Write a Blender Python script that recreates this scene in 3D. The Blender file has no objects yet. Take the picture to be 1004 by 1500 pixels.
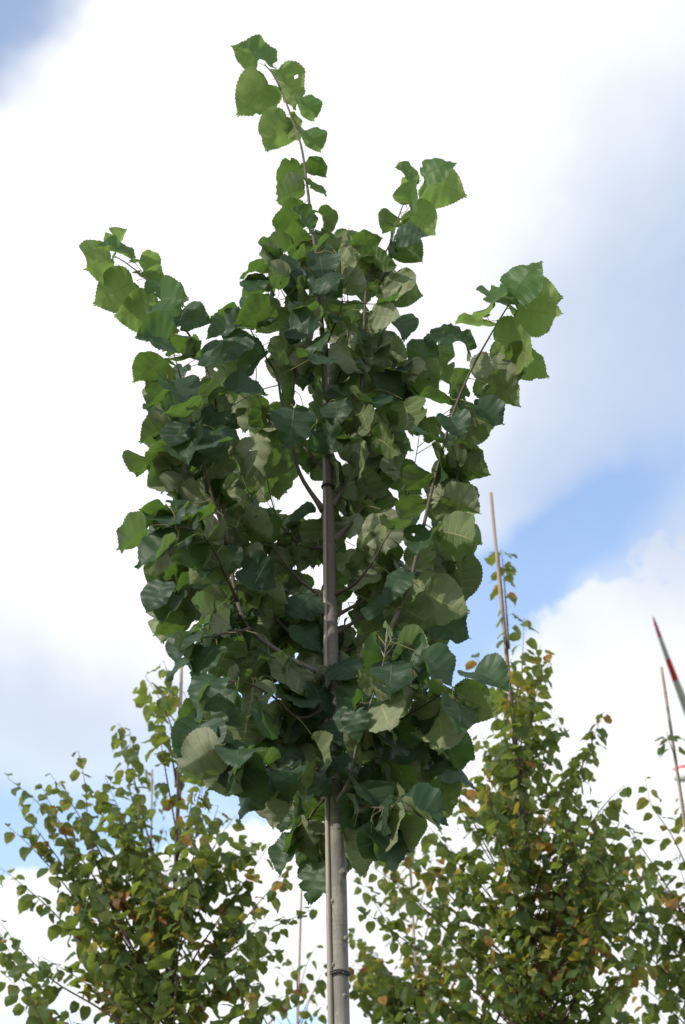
import bpy, math, random
import numpy as np
from mathutils import Vector, Matrix

random.seed(7); rng = np.random.default_rng(7)
scene = bpy.context.scene
col = scene.collection
V = Vector

# ------------------------------------------------------------------ camera
PW, PH = 1004.0, 1500.0                    # photograph's pixel frame
LENS, SENS = 35.0, 23.6
F = LENS / SENS * PH
zc = V((-97.0, 3720.0, -F)).normalized()   # world up seen from the camera (vanishing point of the trunks)
fw = V((0, 0, -1)); yc = (fw - zc * fw.dot(zc)).normalized(); xc = yc.cross(zc)
RCW = Matrix((xc, yc, zc))                 # camera -> world
CAM = V((0, 0, 1.6))
cd = bpy.data.cameras.new('camera'); cam = bpy.data.objects.new('camera', cd); col.objects.link(cam)
cd.sensor_fit = 'VERTICAL'; cd.sensor_height = SENS; cd.sensor_width = 15.8; cd.lens = LENS
cd.clip_start = 0.05; cd.clip_end = 8000
cam.matrix_world = Matrix.Translation(CAM) @ RCW.to_4x4()
cd.dof.use_dof = True; cd.dof.focus_distance = 3.75; cd.dof.aperture_fstop = 4.0
scene.camera = cam

def ray(px, py):
    return (RCW @ V(((px - PW/2), (PH/2 - py), -F))).normalized()
def at(px, py, Y):                         # the point on that sight line at forward distance Y
    r = ray(px, py); return CAM + r * (Y / r.y)
def proj(p):
    q = RCW.transposed() @ (V(p) - CAM)
    return PW/2 - F*q.x/q.z, PH/2 + F*q.y/q.z, -q.z

# ------------------------------------------------------------------ light
SUN_EL, SUN_DIR = 30.0, V((-0.80, -0.60, 0)).normalized()
world = bpy.data.worlds.new('World'); scene.world = world; world.use_nodes = True
sun_d = bpy.data.lights.new('sun', 'SUN'); sun_d.energy = 2.3; sun_d.angle = math.radians(1.0); sun_d.color = (1, .94, .84)
sun = bpy.data.objects.new('sun', sun_d); col.objects.link(sun)
sv = V((SUN_DIR.x*math.cos(math.radians(SUN_EL)), SUN_DIR.y*math.cos(math.radians(SUN_EL)), math.sin(math.radians(SUN_EL))))
sun.rotation_euler = sv.to_track_quat('Z', 'Y').to_euler(); sun.location = (-20, -12, 30)
vs = scene.view_settings; vs.view_transform = 'Standard'; vs.look = 'None'; vs.exposure = 1.0; vs.gamma = 1.0
SKY_STRENGTH, CLOUD_STRENGTH = 0.15, 0.57

class NT:
    def __init__(s, tree): s.t = tree; s.n = tree.nodes; s.l = tree.links
    def new(s, typ, **kw):
        n = s.n.new(typ)
        for k, v in kw.items(): setattr(n, k, v)
        return n
    def put(s, sock, v):
        if isinstance(v, bpy.types.NodeSocket): s.l.new(v, sock)
        else: sock.default_value = v
    def m(s, op, a, b=0.0, c=None, clamp=False):
        n = s.new('ShaderNodeMath', operation=op, use_clamp=clamp); s.put(n.inputs[0], a); s.put(n.inputs[1], b)
        if c is not None: s.put(n.inputs[2], c)
        return n.outputs[0]
    def vm(s, op, a, b):
        n = s.new('ShaderNodeVectorMath', operation=op); s.put(n.inputs[0], a); s.put(n.inputs[1], b)
        return n.outputs['Value'] if op == 'DOT_PRODUCT' else n.outputs[0]
    def smooth(s, x, lo, hi, a=0.0, b=1.0):
        n = s.new('ShaderNodeMapRange', interpolation_type='SMOOTHSTEP'); s.put(n.inputs[0], x)
        for i, v in enumerate((lo, hi, a, b)): n.inputs[i+1].default_value = v
        return n.outputs[0]
    def noise(s, vec, scale, detail=2.0, rough=.5, out='Fac'):
        n = s.new('ShaderNodeTexNoise'); s.put(n.inputs['Vector'], vec); n.inputs['Scale'].default_value = scale
        n.inputs['Detail'].default_value = detail; n.inputs['Roughness'].default_value = rough
        return n.outputs[out]
    def mix(s, f, a, b, blend='MIX'):
        n = s.new('ShaderNodeMix', data_type='RGBA', blend_type=blend); s.put(n.inputs[0], f); s.put(n.inputs[6], a); s.put(n.inputs[7], b)
        return n.outputs[2]
    def ramp(s, f, stops, interp='LINEAR'):
        n = s.new('ShaderNodeValToRGB'); s.put(n.inputs[0], f); e = n.color_ramp.elements; n.color_ramp.interpolation = interp
        while len(e) < len(stops): e.new(.5)
        for el, (p, c) in zip(e, stops): el.position = p; el.color = (*c, 1)
        return n.outputs[0]

w = NT(world.node_tree); w.n.clear()
d0 = w.new('ShaderNodeTexCoord').outputs['Generated']
wv = w.noise(d0, 5.0, 4.0, .55, 'Color')
d1 = w.vm('ADD', d0, w.vm('MULTIPLY', w.vm('SUBTRACT', wv, (.5, .5, .5)), (.16, .16, .16)))
def blob(px, py, sx, sy, ang=0.0):
    """a soft patch of the sky dome round one direction"""
    c = ray(px, py); ex = (RCW @ V((1, 0, 0))); ex = (ex - c*ex.dot(c)).normalized(); ey = c.cross(ex)
    a = math.radians(ang); e1 = ex*math.cos(a) + ey*math.sin(a)*-1; e2 = ey*math.cos(a) + ex*math.sin(a)
    u = w.m('MULTIPLY', w.vm('DOT_PRODUCT', d1, tuple(e1)), F/sx); v = w.m('MULTIPLY', w.vm('DOT_PRODUCT', d1, tuple(e2)), F/sy)
    q = w.m('ADD', w.m('MULTIPLY', u, u), w.m('MULTIPLY', v, v))
    g = w.m('EXPONENT', w.m('MULTIPLY', q, -1.0))
    return w.m('MULTIPLY', g, w.m('GREATER_THAN', w.vm('DOT_PRODUCT', d1, tuple(c)), 0.0))
def total(base, blobs):
    acc = base
    for b in blobs: acc = w.m('MULTIPLY_ADD', blob(*b[:5]), b[5], acc)
    return acc
n1 = w.noise(d0, 2.6, 5.0, .55); n2 = w.noise(d0, 9.0, 6.0, .6)
base = w.m('ADD', w.m('MULTIPLY', w.m('SUBTRACT', n1, .5), .8), .60)
base = w.m('MULTIPLY_ADD', w.m('SUBTRACT', n2, .5), .25, base)
veil = total(base, [(330, 480, 430, 520, 0, .8), (620, 60, 420, 260, 0, .7), (-30, 20, 130, 110, 0, -1.05),
                    (960, 540, 380, 380, 0, -.12), (830, 850, 185, 58, 36, -1.15), (40, 1215, 200, 75, 0, -1.0),
                    (500, 1060, 270, 110, 0, -1.0), (250, 800, 250, 200, 0, .3), (385, 1460, 60, 60, 0, -.7)])
tv = w.smooth(veil, .12, 1.0, .17, 1.0)
cum = total(w.m('MULTIPLY', w.m('SUBTRACT', n2, .5), 1.1), [(1090, 1170, 330, 330, 0, 1.2), (700, 1330, 420, 190, 0, 1.1), (300, 1310, 330, 85, 0, .9), (60, 1430, 200, 80, 0, .9)])
tc = w.smooth(cum, .43, .60)
t = w.m('MAXIMUM', tv, tc)
sky = w.new('ShaderNodeTexSky', sky_type='NISHITA'); sky.sun_disc = False
sky.sun_elevation = math.radians(SUN_EL); sky.sun_rotation = math.atan2(SUN_DIR.x, SUN_DIR.y)
sky.air_density = 1.0; sky.dust_density = 0.6; sky.ozone_density = 2.0
b1 = w.new('ShaderNodeBackground'); w.l.new(sky.outputs[0], b1.inputs[0]); b1.inputs[1].default_value = SKY_STRENGTH
b2 = w.new('ShaderNodeBackground'); lav = total(w.m('MULTIPLY', w.m('SUBTRACT', n1, .5), 1.2), [(1000, 430, 330, 330, 0, 1.0), (960, 760, 260, 200, 0, .6), (40, 1010, 300, 110, 0, .75), (330, 480, 330, 480, 0, -.5)])
lavc = w.mix(w.smooth(w.m('MULTIPLY_ADD', w.m('SUBTRACT', n2, .5), .5, lav), -.2, 1.0), (.985, .99, 1, 1), (.60, .67, .80, 1))
w.l.new(lavc, b2.inputs[0]); b2.inputs[1].default_value = CLOUD_STRENGTH
mx = w.new('ShaderNodeMixShader'); w.l.new(t, mx.inputs[0]); w.l.new(b1.outputs[0], mx.inputs[1]); w.l.new(b2.outputs[0], mx.inputs[2])
w.l.new(mx.outputs[0], w.new('ShaderNodeOutputWorld').inputs[0])

# ------------------------------------------------------------------ materials
def mat(name):
    m = bpy.data.materials.new(name); m.use_nodes = True; t = NT(m.node_tree); t.n.clear()
    return m, t, t.new('ShaderNodeOutputMaterial')
def simple(name, c, rough=.7, c2=None, scale=8.0, stretch=(1, 1, 1), bump=0.0, metal=0.0):
    m, t, o = mat(name); p = t.new('ShaderNodeBsdfPrincipled'); p.inputs['Roughness'].default_value = rough; p.inputs['Metallic'].default_value = metal
    co = t.vm('MULTIPLY', t.new('ShaderNodeTexCoord').outputs['Object'], stretch)
    n = t.noise(co, scale, 5.0, .65)
    t.put(p.inputs['Base Color'], t.mix(t.smooth(n, .3, .7), (*c, 1), (*(c2 or c), 1)))
    if bump:
        b = t.new('ShaderNodeBump'); b.inputs['Strength'].default_value = bump; b.inputs['Distance'].default_value = .004
        t.l.new(n, b.inputs['Height']); t.l.new(b.outputs[0], p.inputs['Normal'])
    t.l.new(p.outputs[0], o.inputs[0]); return m
M = {}
M['ground'] = simple('ground_soil', (.12, .10, .065), .95, (.06, .09, .03), .6)
M['bamboo'] = simple('bamboo_cane', (.29, .26, .21), .6, (.21, .18, .14), 30, (1, 1, .08), .3)
M['old_bamboo'] = simple('weathered_cane', (.34, .26, .20), .7, (.22, .16, .12), 30, (1, 1, .1), .3)
M['tie'] = simple('black_tie', (.015, .015, .017), .5)
M['twig'] = simple('twig_bark', (.085, .055, .035), .75, (.05, .035, .025), 60, (1, 1, .3), .4)
M['petiole'] = simple('petiole', (.17, .18, .055), .6, (.17, .12, .05), 12)
M['bg_bark'] = simple('dark_bark', (.07, .052, .04), .8, (.04, .03, .024), 40, (1, 1, .3), .5)
M['bg_twig'] = simple('reddish_twig', (.085, .045, .035), .7, (.05, .035, .025), 40)
M['grey'] = simple('turbine_grey', (.58, .60, .62), .4, (.53, .55, .57), .5)
M['red'] = simple('turbine_red', (.68, .045, .05), .4, (.62, .04, .05), .5)
def bark():
    m, t, o = mat('linden_bark'); p = t.new('ShaderNodeBsdfPrincipled'); p.inputs['Roughness'].default_value = .75
    co = t.new('ShaderNodeTexCoord').outputs['Object']
    fine = t.noise(t.vm('MULTIPLY', co, (1, 1, .35)), 90, 5, .7)
    lent = t.noise(t.vm('MULTIPLY', co, (1, 1, 4.5)), 22, 3, .6)
    big = t.noise(co, 5, 3, .6)
    sep = t.new('ShaderNodeSeparateXYZ'); t.l.new(co, sep.inputs[0])
    up = t.smooth(sep.outputs[2], 2.9, 3.5)                     # young wood above is browner than the old grey stem
    c = t.mix(t.smooth(big, .35, .65), (.235, .22, .19, 1), (.15, .142, .127, 1))
    c = t.mix(up, c, (.09, .07, .055, 1))
    c = t.mix(t.smooth(fine, .45, .75, 0, .6), c, (.085, .07, .055, 1))
    c = t.mix(t.smooth(lent, .62, .74, 0, .7), c, (.30, .26, .2, 1))
    t.put(p.inputs['Base Color'], c)
    b = t.new('ShaderNodeBump'); b.inputs['Strength'].default_value = .55; b.inputs['Distance'].default_value = .003
    t.l.new(t.m('ADD', fine, lent), b.inputs['Height']); t.l.new(b.outputs[0], p.inputs['Normal'])
    t.l.new(p.outputs[0], o.inputs[0]); return m
M['bark'] = bark()

def leaf_mat(name, top, top2, under, under2, trans, vein_top, vein_under, tf, nv, autumn=None, rough=.48):
    m, t, o = mat(name)
    uv = t.new('ShaderNodeUVMap', uv_map='Vein').outputs[0]
    rd = t.new('ShaderNodeUVMap', uv_map='Rand').outputs[0]
    sx = t.new('ShaderNodeSeparateXYZ'); t.l.new(uv, sx.inputs[0]); S, U = sx.outputs[0], sx.outputs[1]
    rx = t.new('ShaderNodeSeparateXYZ'); t.l.new(rd, rx.inputs[0])
    R = t.m('FRACT', t.m('ADD', t.new('ShaderNodeObjectInfo').outputs['Random'], rx.outputs[0]))
    R2 = t.m('FRACT', t.m('MULTIPLY', R, 7.31))
    ph = t.m('FRACT', t.m('MULTIPLY', S, float(nv)))
    dv = t.m('ABSOLUTE', t.m('SUBTRACT', ph, .5))               # .5 on a side vein, 0 between
    wid = t.m('MULTIPLY_ADD', U, .05, .42)
    side = t.smooth(t.m('SUBTRACT', dv, wid), 0, .05)
    mid = t.smooth(U, .02, .05, 1, 0)
    vein = t.m('MAXIMUM', side, mid)
    rung = t.m('ABSOLUTE', t.m('SUBTRACT', t.m('FRACT', t.m('MULTIPLY', U, 13.0)), .5))
    rung = t.smooth(rung, .38, .5, 0, .45)
    co = t.new('ShaderNodeTexCoord').outputs['Object']
    co = t.vm('ADD', co, t.m('MULTIPLY', R, 23.0))
    bl = t.noise(co, 5 if not autumn else 14, 4, .6)
    spot = t.smooth(t.noise(co, 16, 2, .5), .70, .76, 0, .7)
    ct = t.mix(R, (*top, 1), (*top2, 1)); cu = t.mix(R2, (*under, 1), (*under2, 1)); cs = (*trans, 1)
    if autumn:
        pn = t.noise(t.new('ShaderNodeNewGeometry').outputs['Position'], 3.2, 2, .5)     # the turning leaves gather on some shoots
        R = t.m('MULTIPLY_ADD', t.smooth(pn, .35, .68), .36, t.m('MULTIPLY', R, .66))
        a = t.ramp(R, autumn[0], 'CONSTANT'); k = t.ramp(R, autumn[1], 'CONSTANT')
        k = t.m('MULTIPLY', k, t.smooth(t.m('ADD', t.m('MULTIPLY', bl, .9), t.m('MULTIPLY', U, .25)), .32, .62))
        ct = t.mix(k, ct, a); cu = t.mix(k, cu, t.mix(.25, a, (.3, .28, .2, 1))); cs = t.mix(k, cs, t.mix(1.0, a, (1.6, 1.6, 1.3, 1), 'MULTIPLY'))
    ct = t.mix(t.smooth(bl, .35, .75, 0, .35), ct, t.mix(1.0, ct, (.6, .65, .6, 1), 'MULTIPLY'))
    ct = t.mix(spot, ct, (.10, .075, .03, 1)); cu = t.mix(spot, cu, (.13, .09, .04, 1))
    cu = t.mix(t.smooth(bl, .4, .7, 0, .4), cu, t.mix(1.0, cu, (.62, .72, .55, 1), 'MULTIPLY'))
    ct = t.mix(t.m('MULTIPLY', vein, .55), ct, (*vein_top, 1)); cu = t.mix(t.m('MULTIPLY', t.m('MAXIMUM', vein, rung), .75), cu, (*vein_under, 1))
    cs = t.mix(t.m('MULTIPLY', vein, .5), cs, t.mix(1.0, cs, (.55, .6, .5, 1), 'MULTIPLY'))
    h = t.m('ADD', t.m('MULTIPLY', vein, .7), t.m('MULTIPLY', rung, .5))
    bmp = t.new('ShaderNodeBump'); bmp.inputs['Strength'].default_value = .9; bmp.inputs['Distance'].default_value = .002
    t.l.new(h, bmp.inputs['Height'])
    pt = t.new('ShaderNodeBsdfPrincipled'); t.put(pt.inputs['Base Color'], ct); pt.inputs['Roughness'].default_value = rough; t.l.new(bmp.outputs[0], pt.inputs['Normal'])
    pt.inputs['Specular IOR Level'].default_value = .35
    pu = t.new('ShaderNodeBsdfPrincipled'); t.put(pu.inputs['Base Color'], cu); pu.inputs['Roughness'].default_value = .8; t.l.new(bmp.outputs[0], pu.inputs['Normal'])
    pu.inputs['Specular IOR Level'].default_value = .2
    two = t.new('ShaderNodeMixShader'); t.l.new(t.new('ShaderNodeNewGeometry').outputs['Backfacing'], two.inputs[0])
    t.l.new(pt.outputs[0], two.inputs[1]); t.l.new(pu.outputs[0], two.inputs[2])
    tr = t.new('ShaderNodeBsdfTranslucent'); t.put(tr.inputs[0], cs)
    mxs = t.new('ShaderNodeMixShader'); mxs.inputs[0].default_value = tf
    t.l.new(two.outputs[0], mxs.inputs[1]); t.l.new(tr.outputs[0], mxs.inputs[2]); t.l.new(mxs.outputs[0], o.inputs[0])
    return m
NV = 7
M['leaf'] = leaf_mat('large_linden_leaf', (.019, .047, .024), (.028, .061, .026), (.30, .31, .215), (.095, .13, .055), (.155, .30, .042),
                     (.09, .14, .06), (.40, .39, .20), .27, NV)
M['young_leaf'] = leaf_mat('young_linden_leaf', (.040, .095, .028), (.055, .115, .03), (.24, .28, .12), (.18, .24, .08), (.25, .40, .085),
                     (.12, .18, .06), (.34, .36, .14), .42, NV)
AUT = ([(0, (.1, .12, .02)), (.60, (.19, .18, .03)), (.77, (.33, .25, .03)), (.86, (.38, .16, .03)), (.93, (.20, .085, .035))],
       [(0, (.12,)*3), (.60, (.5,)*3), (.77, (.8,)*3), (.86, (.9,)*3), (.93, (1,)*3)])
M['bg_leaf'] = leaf_mat('small_linden_leaf', (.040, .080, .022), (.068, .110, .028), (.14, .16, .07), (.11, .135, .055), (.29, .38, .055),
                        (.09, .14, .05), (.18, .19, .09), .40, 5, AUT, .45)

# ------------------------------------------------------------------ object helpers
def link(o, parent=None):
    col.objects.link(o)
    if parent is not None: o.parent = parent
    return o
def mesh_obj(name, verts, faces, mats, parent=None, smooth=True, fm=None):
    me = bpy.data.meshes.new(name); me.from_pydata([tuple(v) for v in verts], [], faces)
    for m in (mats if isinstance(mats, (list, tuple)) else [mats]): me.materials.append(m)
    me.polygons.foreach_set('use_smooth', [smooth]*len(faces))
    if fm is not None: me.polygons.foreach_set('material_index', fm)
    me.update(); return link(bpy.data.objects.new(name, me), parent)
def thing(name, loc, label, cat, group=None):
    o = link(bpy.data.objects.new(name, None)); o.location = loc; o.empty_display_size = .1
    o['label'] = label; o['category'] = cat
    if group: o['group'] = group
    return o
def tag(o, label, cat, group=None):
    o['label'] = label; o['category'] = cat
    if group: o['group'] = group
    return o
class TB:
    """collects tapered tubes of one part"""
    def __init__(s): s.v = []; s.f = []; s.m = []
    def tube(s, pts, rad, n=8, mi=0, cap=True, rough=0.0):
        pts = [V(p) for p in pts]; b0 = len(s.v)
        tang = [(pts[min(i+1, len(pts)-1)] - pts[max(i-1, 0)]).normalized() for i in range(len(pts))]
        ref = V((1, 0, 0)) if abs(tang[0].x) < .8 else V((0, 1, 0))
        x = (ref - tang[0]*ref.dot(tang[0])).normalized()
        for i, p in enumerate(pts):
            x = (x - tang[i]*x.dot(tang[i])).normalized(); y = tang[i].cross(x)
            for k in range(n):
                a = 2*math.pi*k/n; r = rad[i]*(1 + (random.uniform(-rough, rough) if rough else 0))
                s.v.append(p + (x*math.cos(a) + y*math.sin(a))*r)
        for i in range(len(pts)-1):
            for k in range(n):
                a, b = b0+i*n+k, b0+i*n+(k+1) % n
                s.f.append((a, b, b+n, a+n)); s.m.append(mi)
        if cap:
            s.f.append(tuple(b0+k for k in range(n))[::-1]); s.m.append(mi)
            e = b0+(len(pts)-1)*n; s.f.append(tuple(e+k for k in range(n))); s.m.append(mi)
    def obj(s, name, mats, parent=None, origin=V((0, 0, 0))):
        return mesh_obj(name, [v - origin for v in s.v], s.f, mats, parent, True, s.m)
def spline(pts, per=6):
    """Catmull-Rom through the given points"""
    P = [V(p) for p in pts]; P = [P[0]*2-P[1]] + P + [P[-1]*2-P[-2]]; out = []
    for i in range(1, len(P)-2):
        a, b, c, d = P[i-1:i+3]
        for k in range(per):
            t = k/per
            out.append(.5*((2*b) + (c-a)*t + (2*a-5*b+4*c-d)*t*t + (3*b-a-3*c+d)*t**3))
    out.append(P[-2].copy()); return out

# ------------------------------------------------------------------ leaves
HALF = np.array([(0, 0), (.07, -.055), (.20, -.085), (.34, -.04), (.445, .09), (.49, .25), (.475, .42), (.415, .58), (.32, .72), (.21, .84), (.11, .925), (.045, .985), (.012, 1.06)])
def half_outline(n):
    seg = np.r_[0, np.cumsum(np.hypot(*np.diff(HALF, axis=0).T))]; seg /= seg[-1]
    s = np.linspace(0, 1, n)
    sm = np.stack([np.interp(s, seg, HALF[:, 0]), np.interp(s, seg, HALF[:, 1])], 1)
    for _ in range(1):
        sm[1:-1] = (sm[:-2] + 2*sm[1:-1] + sm[2:])/4
    return s, sm
def leaf_mesh(n, rings, seed, fold, droop, cup, ruffle, twist, serr, pleat, wide=1.0, hole=False, crumple=.028):
    """one blade: base at the origin, midrib along +Y, upper side +Z; quads run along the side veins"""
    r = np.random.default_rng(seed); s, ed = half_outline(n); us = np.linspace(0, 1, rings+1)**.85
    verts, uv, faces = [], [], []
    ph = r.uniform(0, 6.28, 6); asym = r.uniform(.9, 1.08)
    bites = [(r.choice((-1, 1))*r.uniform(.25, .85), r.uniform(.03, .06), r.uniform(.15, .45)) for _ in range(int(r.integers(0, 3)))] if serr and n > 20 else []
    for side in (1, -1):
        b0 = len(verts); A = asym if side > 0 else 2-asym
        for i in range(n):
            ym = 1.0*np.clip(s[i]*1.18-.16, 0, 1)**1.1
            e = ed[i].copy(); e[0] *= A*wide
            if serr and 0 < i < n-1:
                k = serr*(1 if i % 2 else -.55)*(.7+.6*r.random()); nrm = np.array([ed[i+1][1]-ed[i-1][1], ed[i-1][0]-ed[i+1][0]]); nrm /= np.linalg.norm(nrm)+1e-9
                e = e + nrm*k*np.array([1, 1]); e[0] = max(e[0], .004)
            for bs, bw, bd in bites:
                if bs*side > 0 and abs(s[i]-abs(bs)) < bw: e[0] *= 1-bd*(1-abs(s[i]-abs(bs))/bw); e[1] = ym + (e[1]-ym)*(1-bd*(1-abs(s[i]-abs(bs))/bw))
            for u in us:
                x = e[0]*u; y = ym + (e[1]-ym)*u
                z = pleat*math.cos(2*math.pi*(NV*s[i]-.5))*u*(1-.4*u)*-1
                z += fold*(math.sqrt(x*x+.006)-.077) + cup*x*x
                z += ruffle*u**2*(math.sin(9*s[i]+ph[0]+side) + .6*math.sin(21*s[i]+ph[1]*side))
                if serr > 0: z += crumple*(math.sin(7*x*side+ph[2])*math.sin(6*y+ph[3]) + .6*math.sin(13*x*side+ph[4]+4*y)*math.sin(11*y+ph[5]))
                # bend the whole blade along its length, then twist it
                X, Y = side*x, y
                if abs(droop) > 1e-4:
                    th = droop*(Y+.1); rr = 1/droop
                    Y2 = (rr - 0)*math.sin(th) + z*math.sin(th); Z2 = rr*(math.cos(th)-1) + z*math.cos(th)
                else: Y2, Z2 = Y, z
                ta = twist*Y; X, Z2 = X*math.cos(ta)-Z2*math.sin(ta), X*math.sin(ta)+Z2*math.cos(ta)
                verts.append((X, Y2, Z2)); uv.append((s[i], u))
        K = rings+1
        for i in range(n-1):
            for j in range(rings):
                if hole and side > 0 and int(n*.42) <= i < int(n*.42)+2 and j == rings//2: continue
                a = b0+i*K+j; q = (a, a+1, a+1+K, a+K)
                faces.append(q if side > 0 else q[::-1])
    return np.array(verts), np.array(uv), np.array(faces)
def leaf_data(name, mesh, material, rand=None):
    v, uv, f = mesh; me = bpy.data.meshes.new(name)
    me.vertices.add(len(v)); me.vertices.foreach_set('co', v.astype('f').ravel())
    me.loops.add(f.size); me.loops.foreach_set('vertex_index', f.astype('i').ravel())
    me.polygons.add(len(f)); me.polygons.foreach_set('loop_start', np.arange(0, f.size, 4, dtype='i'))
    me.polygons.foreach_set('use_smooth', np.ones(len(f), bool))
    l1 = me.uv_layers.new(name='Vein'); l1.data.foreach_set('uv', uv[f.ravel()].astype('f').ravel())
    l2 = me.uv_layers.new(name='Rand'); rr = np.zeros((f.size, 2), 'f')
    if rand is not None: rr[:, 0] = rand[f.ravel()]
    l2.data.foreach_set('uv', rr.ravel())
    me.materials.append(material); me.update(calc_edges=True); me.validate(); return me
def leaf_cloud(name, leaves, meshes, material, parent):
    """many blades joined into one part"""
    vs_, us_, fs_, rs_ = [], [], [], []; off = 0
    for k, (mtx, vi) in enumerate(leaves):
        v, uv, f = meshes[vi]; A = np.array(mtx)
        vs_.append(v @ A[:3, :3].T + A[:3, 3]); us_.append(uv); fs_.append(f+off); rs_.append(np.full(len(v), random.random())); off += len(v)
    me = leaf_data(name, (np.concatenate(vs_), np.concatenate(us_), np.concatenate(fs_)), material, np.concatenate(rs_))
    o = link(bpy.data.objects.new(name, me), parent); o['kind'] = 'stuff'; return o
BIG = []
for i in range(16):
    r = random.Random(100+i)
    BIG.append(leaf_mesh(43, 5, i, fold=r.uniform(-.12, .45), droop=r.uniform(.1, 1.0), cup=r.uniform(-.8, .5), ruffle=r.uniform(.025, .075),
                         twist=r.uniform(-.5, .5), serr=.012, pleat=.017, wide=r.uniform(1.04, 1.2), hole=(i in (5, 11))))
for i in range(4):                                      # strongly rolled blades
    r = random.Random(200+i)
    BIG.append(leaf_mesh(43, 5, 50+i, fold=r.uniform(.6, 1.0), droop=r.uniform(.9, 1.7), cup=r.uniform(-1.2, -.4), ruffle=.05, twist=r.uniform(-.9, .9), serr=.012, pleat=.017, wide=1.1))
SMALL = []
for i in range(10):
    r = random.Random(300+i)
    SMALL.append(leaf_mesh(8, 2, i, fold=r.uniform(-.1, .45), droop=r.uniform(.1, 1.3), cup=r.uniform(-.8, .4), ruffle=r.uniform(.02, .07), twist=r.uniform(-.6, .6), serr=.012, pleat=0, wide=r.uniform(.85, 1.0)))
BIGD = [leaf_data('linden_leaf', m, M['leaf']) for m in BIG]
YOUNGD = [leaf_data('young_linden_leaf', m, M['young_leaf']) for m in BIG]
SMALLD = [leaf_data('small_leaf', m, M['bg_leaf']) for m in SMALL]
def leaf_matrix(P, a, n, s):
    a = a.normalized(); n = (n - a*n.dot(a)).normalized(); x = a.cross(n)
    return Matrix(((x.x*s, a.x*s, n.x*s, P.x), (x.y*s, a.y*s, n.y*s, P.y), (x.z*s, a.z*s, n.z*s, P.z), (0, 0, 0, 1)))

# ------------------------------------------------------------------ ground
gn = 40; G = 3000.0
gv = []; gf = []
gx = [math.copysign(abs(t)**3, t)*G for t in np.linspace(-1, 1, gn)]
for j in range(gn):
    for i in range(gn):
        gv.append((gx[i], gx[j], (0 if math.hypot(gx[i], gx[j]) < 4 else random.uniform(-.03, .0))))
for j in range(gn-1):
    for i in range(gn-1): a = j*gn+i; gf.append((a, a+1, a+1+gn, a+gn))
g = mesh_obj('ground', gv, gf, M['ground']); g['kind'] = 'structure'

# ------------------------------------------------------------------ wind turbine
YT = 220.0
hub = at(1043, 1126, YT); pxm = F/proj(hub)[2]
h = V((.9, -.44, 0)).normalized(); rr_ = V((.44, .9, 0)).normalized(); Z = V((0, 0, 1))
wt = thing('wind_turbine', (hub.x - h.x*3, hub.y - h.y*3, 0), 'distant grey wind turbine with red banded blades at the right edge', 'wind turbine')
wo = V(wt.location)
tw = TB(); tt = wo + V((0, 0, hub.z-1.2)); hh = tt.z
tw.tube([wo + V((0, 0, hh*k/8)) for k in range(9)], [2.1-1.0*k/8 for k in range(9)], 24); tw.obj('tower', M['grey'], wt, wo)
def loft(sections, name, m, parent):
    vv, ff = [], []; n = len(sections[0])
    for s_ in sections: vv += s_
    for i in range(len(sections)-1):
        for k in range(n): a, b = i*n+k, i*n+(k+1) % n; ff.append((a, b, b+n, a+n))
    ff.append(tuple(range(n))[::-1]); ff.append(tuple((len(sections)-1)*n+k for k in range(n)))
    return mesh_obj(name, vv, ff, m, parent, True)
def nac_section(d, hw, hz, dz=0.0):
    out = []
    for k in range(20):
        a = 2*math.pi*k/20; cx, cz = math.cos(a), math.sin(a)
        e = .55; X = math.copysign(abs(cx)**e, cx)*hw; ZZ = math.copysign(abs(cz)**e, cz)*hz
        out.append(hub - wo - h*d + rr_*X + Z*(ZZ+dz))
    return out
loft([nac_section(.8, .9, .9), nac_section(1.2, 1.1, 1.1), nac_section(4.6, 1.15, 1.2, .05), nac_section(5.6, 1.0, 1.0, .05), nac_section(5.9, .7, .75)], 'nacelle', M['grey'], wt)
loft([nac_section(1.5, 1.19, .32, .75), nac_section(4.6, 1.23, .36, .75), nac_section(5.5, 1.12, .3, .65), nac_section(5.75, .98, .25, .6)], 'red_band', M['red'], wt)
loft([nac_section(-1.5, .15, .15), nac_section(-1.2, .55, .55), nac_section(-.4, .95, .95), nac_section(.75, 1.0, 1.0)], 'hub', M['grey'], wt)
BL, PH0 = min(((l_, p_) for l_ in np.arange(18, 34, .2) for p_ in np.arange(0, 70, .5)), key=lambda q: sum((a-b)**2 for a, b in zip(proj(hub + (Z*math.cos(math.radians(q[1])) - rr_*math.sin(math.radians(q[1])))*(q[0]+.7) + h*1.1)[:2], (957, 903))))
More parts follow.
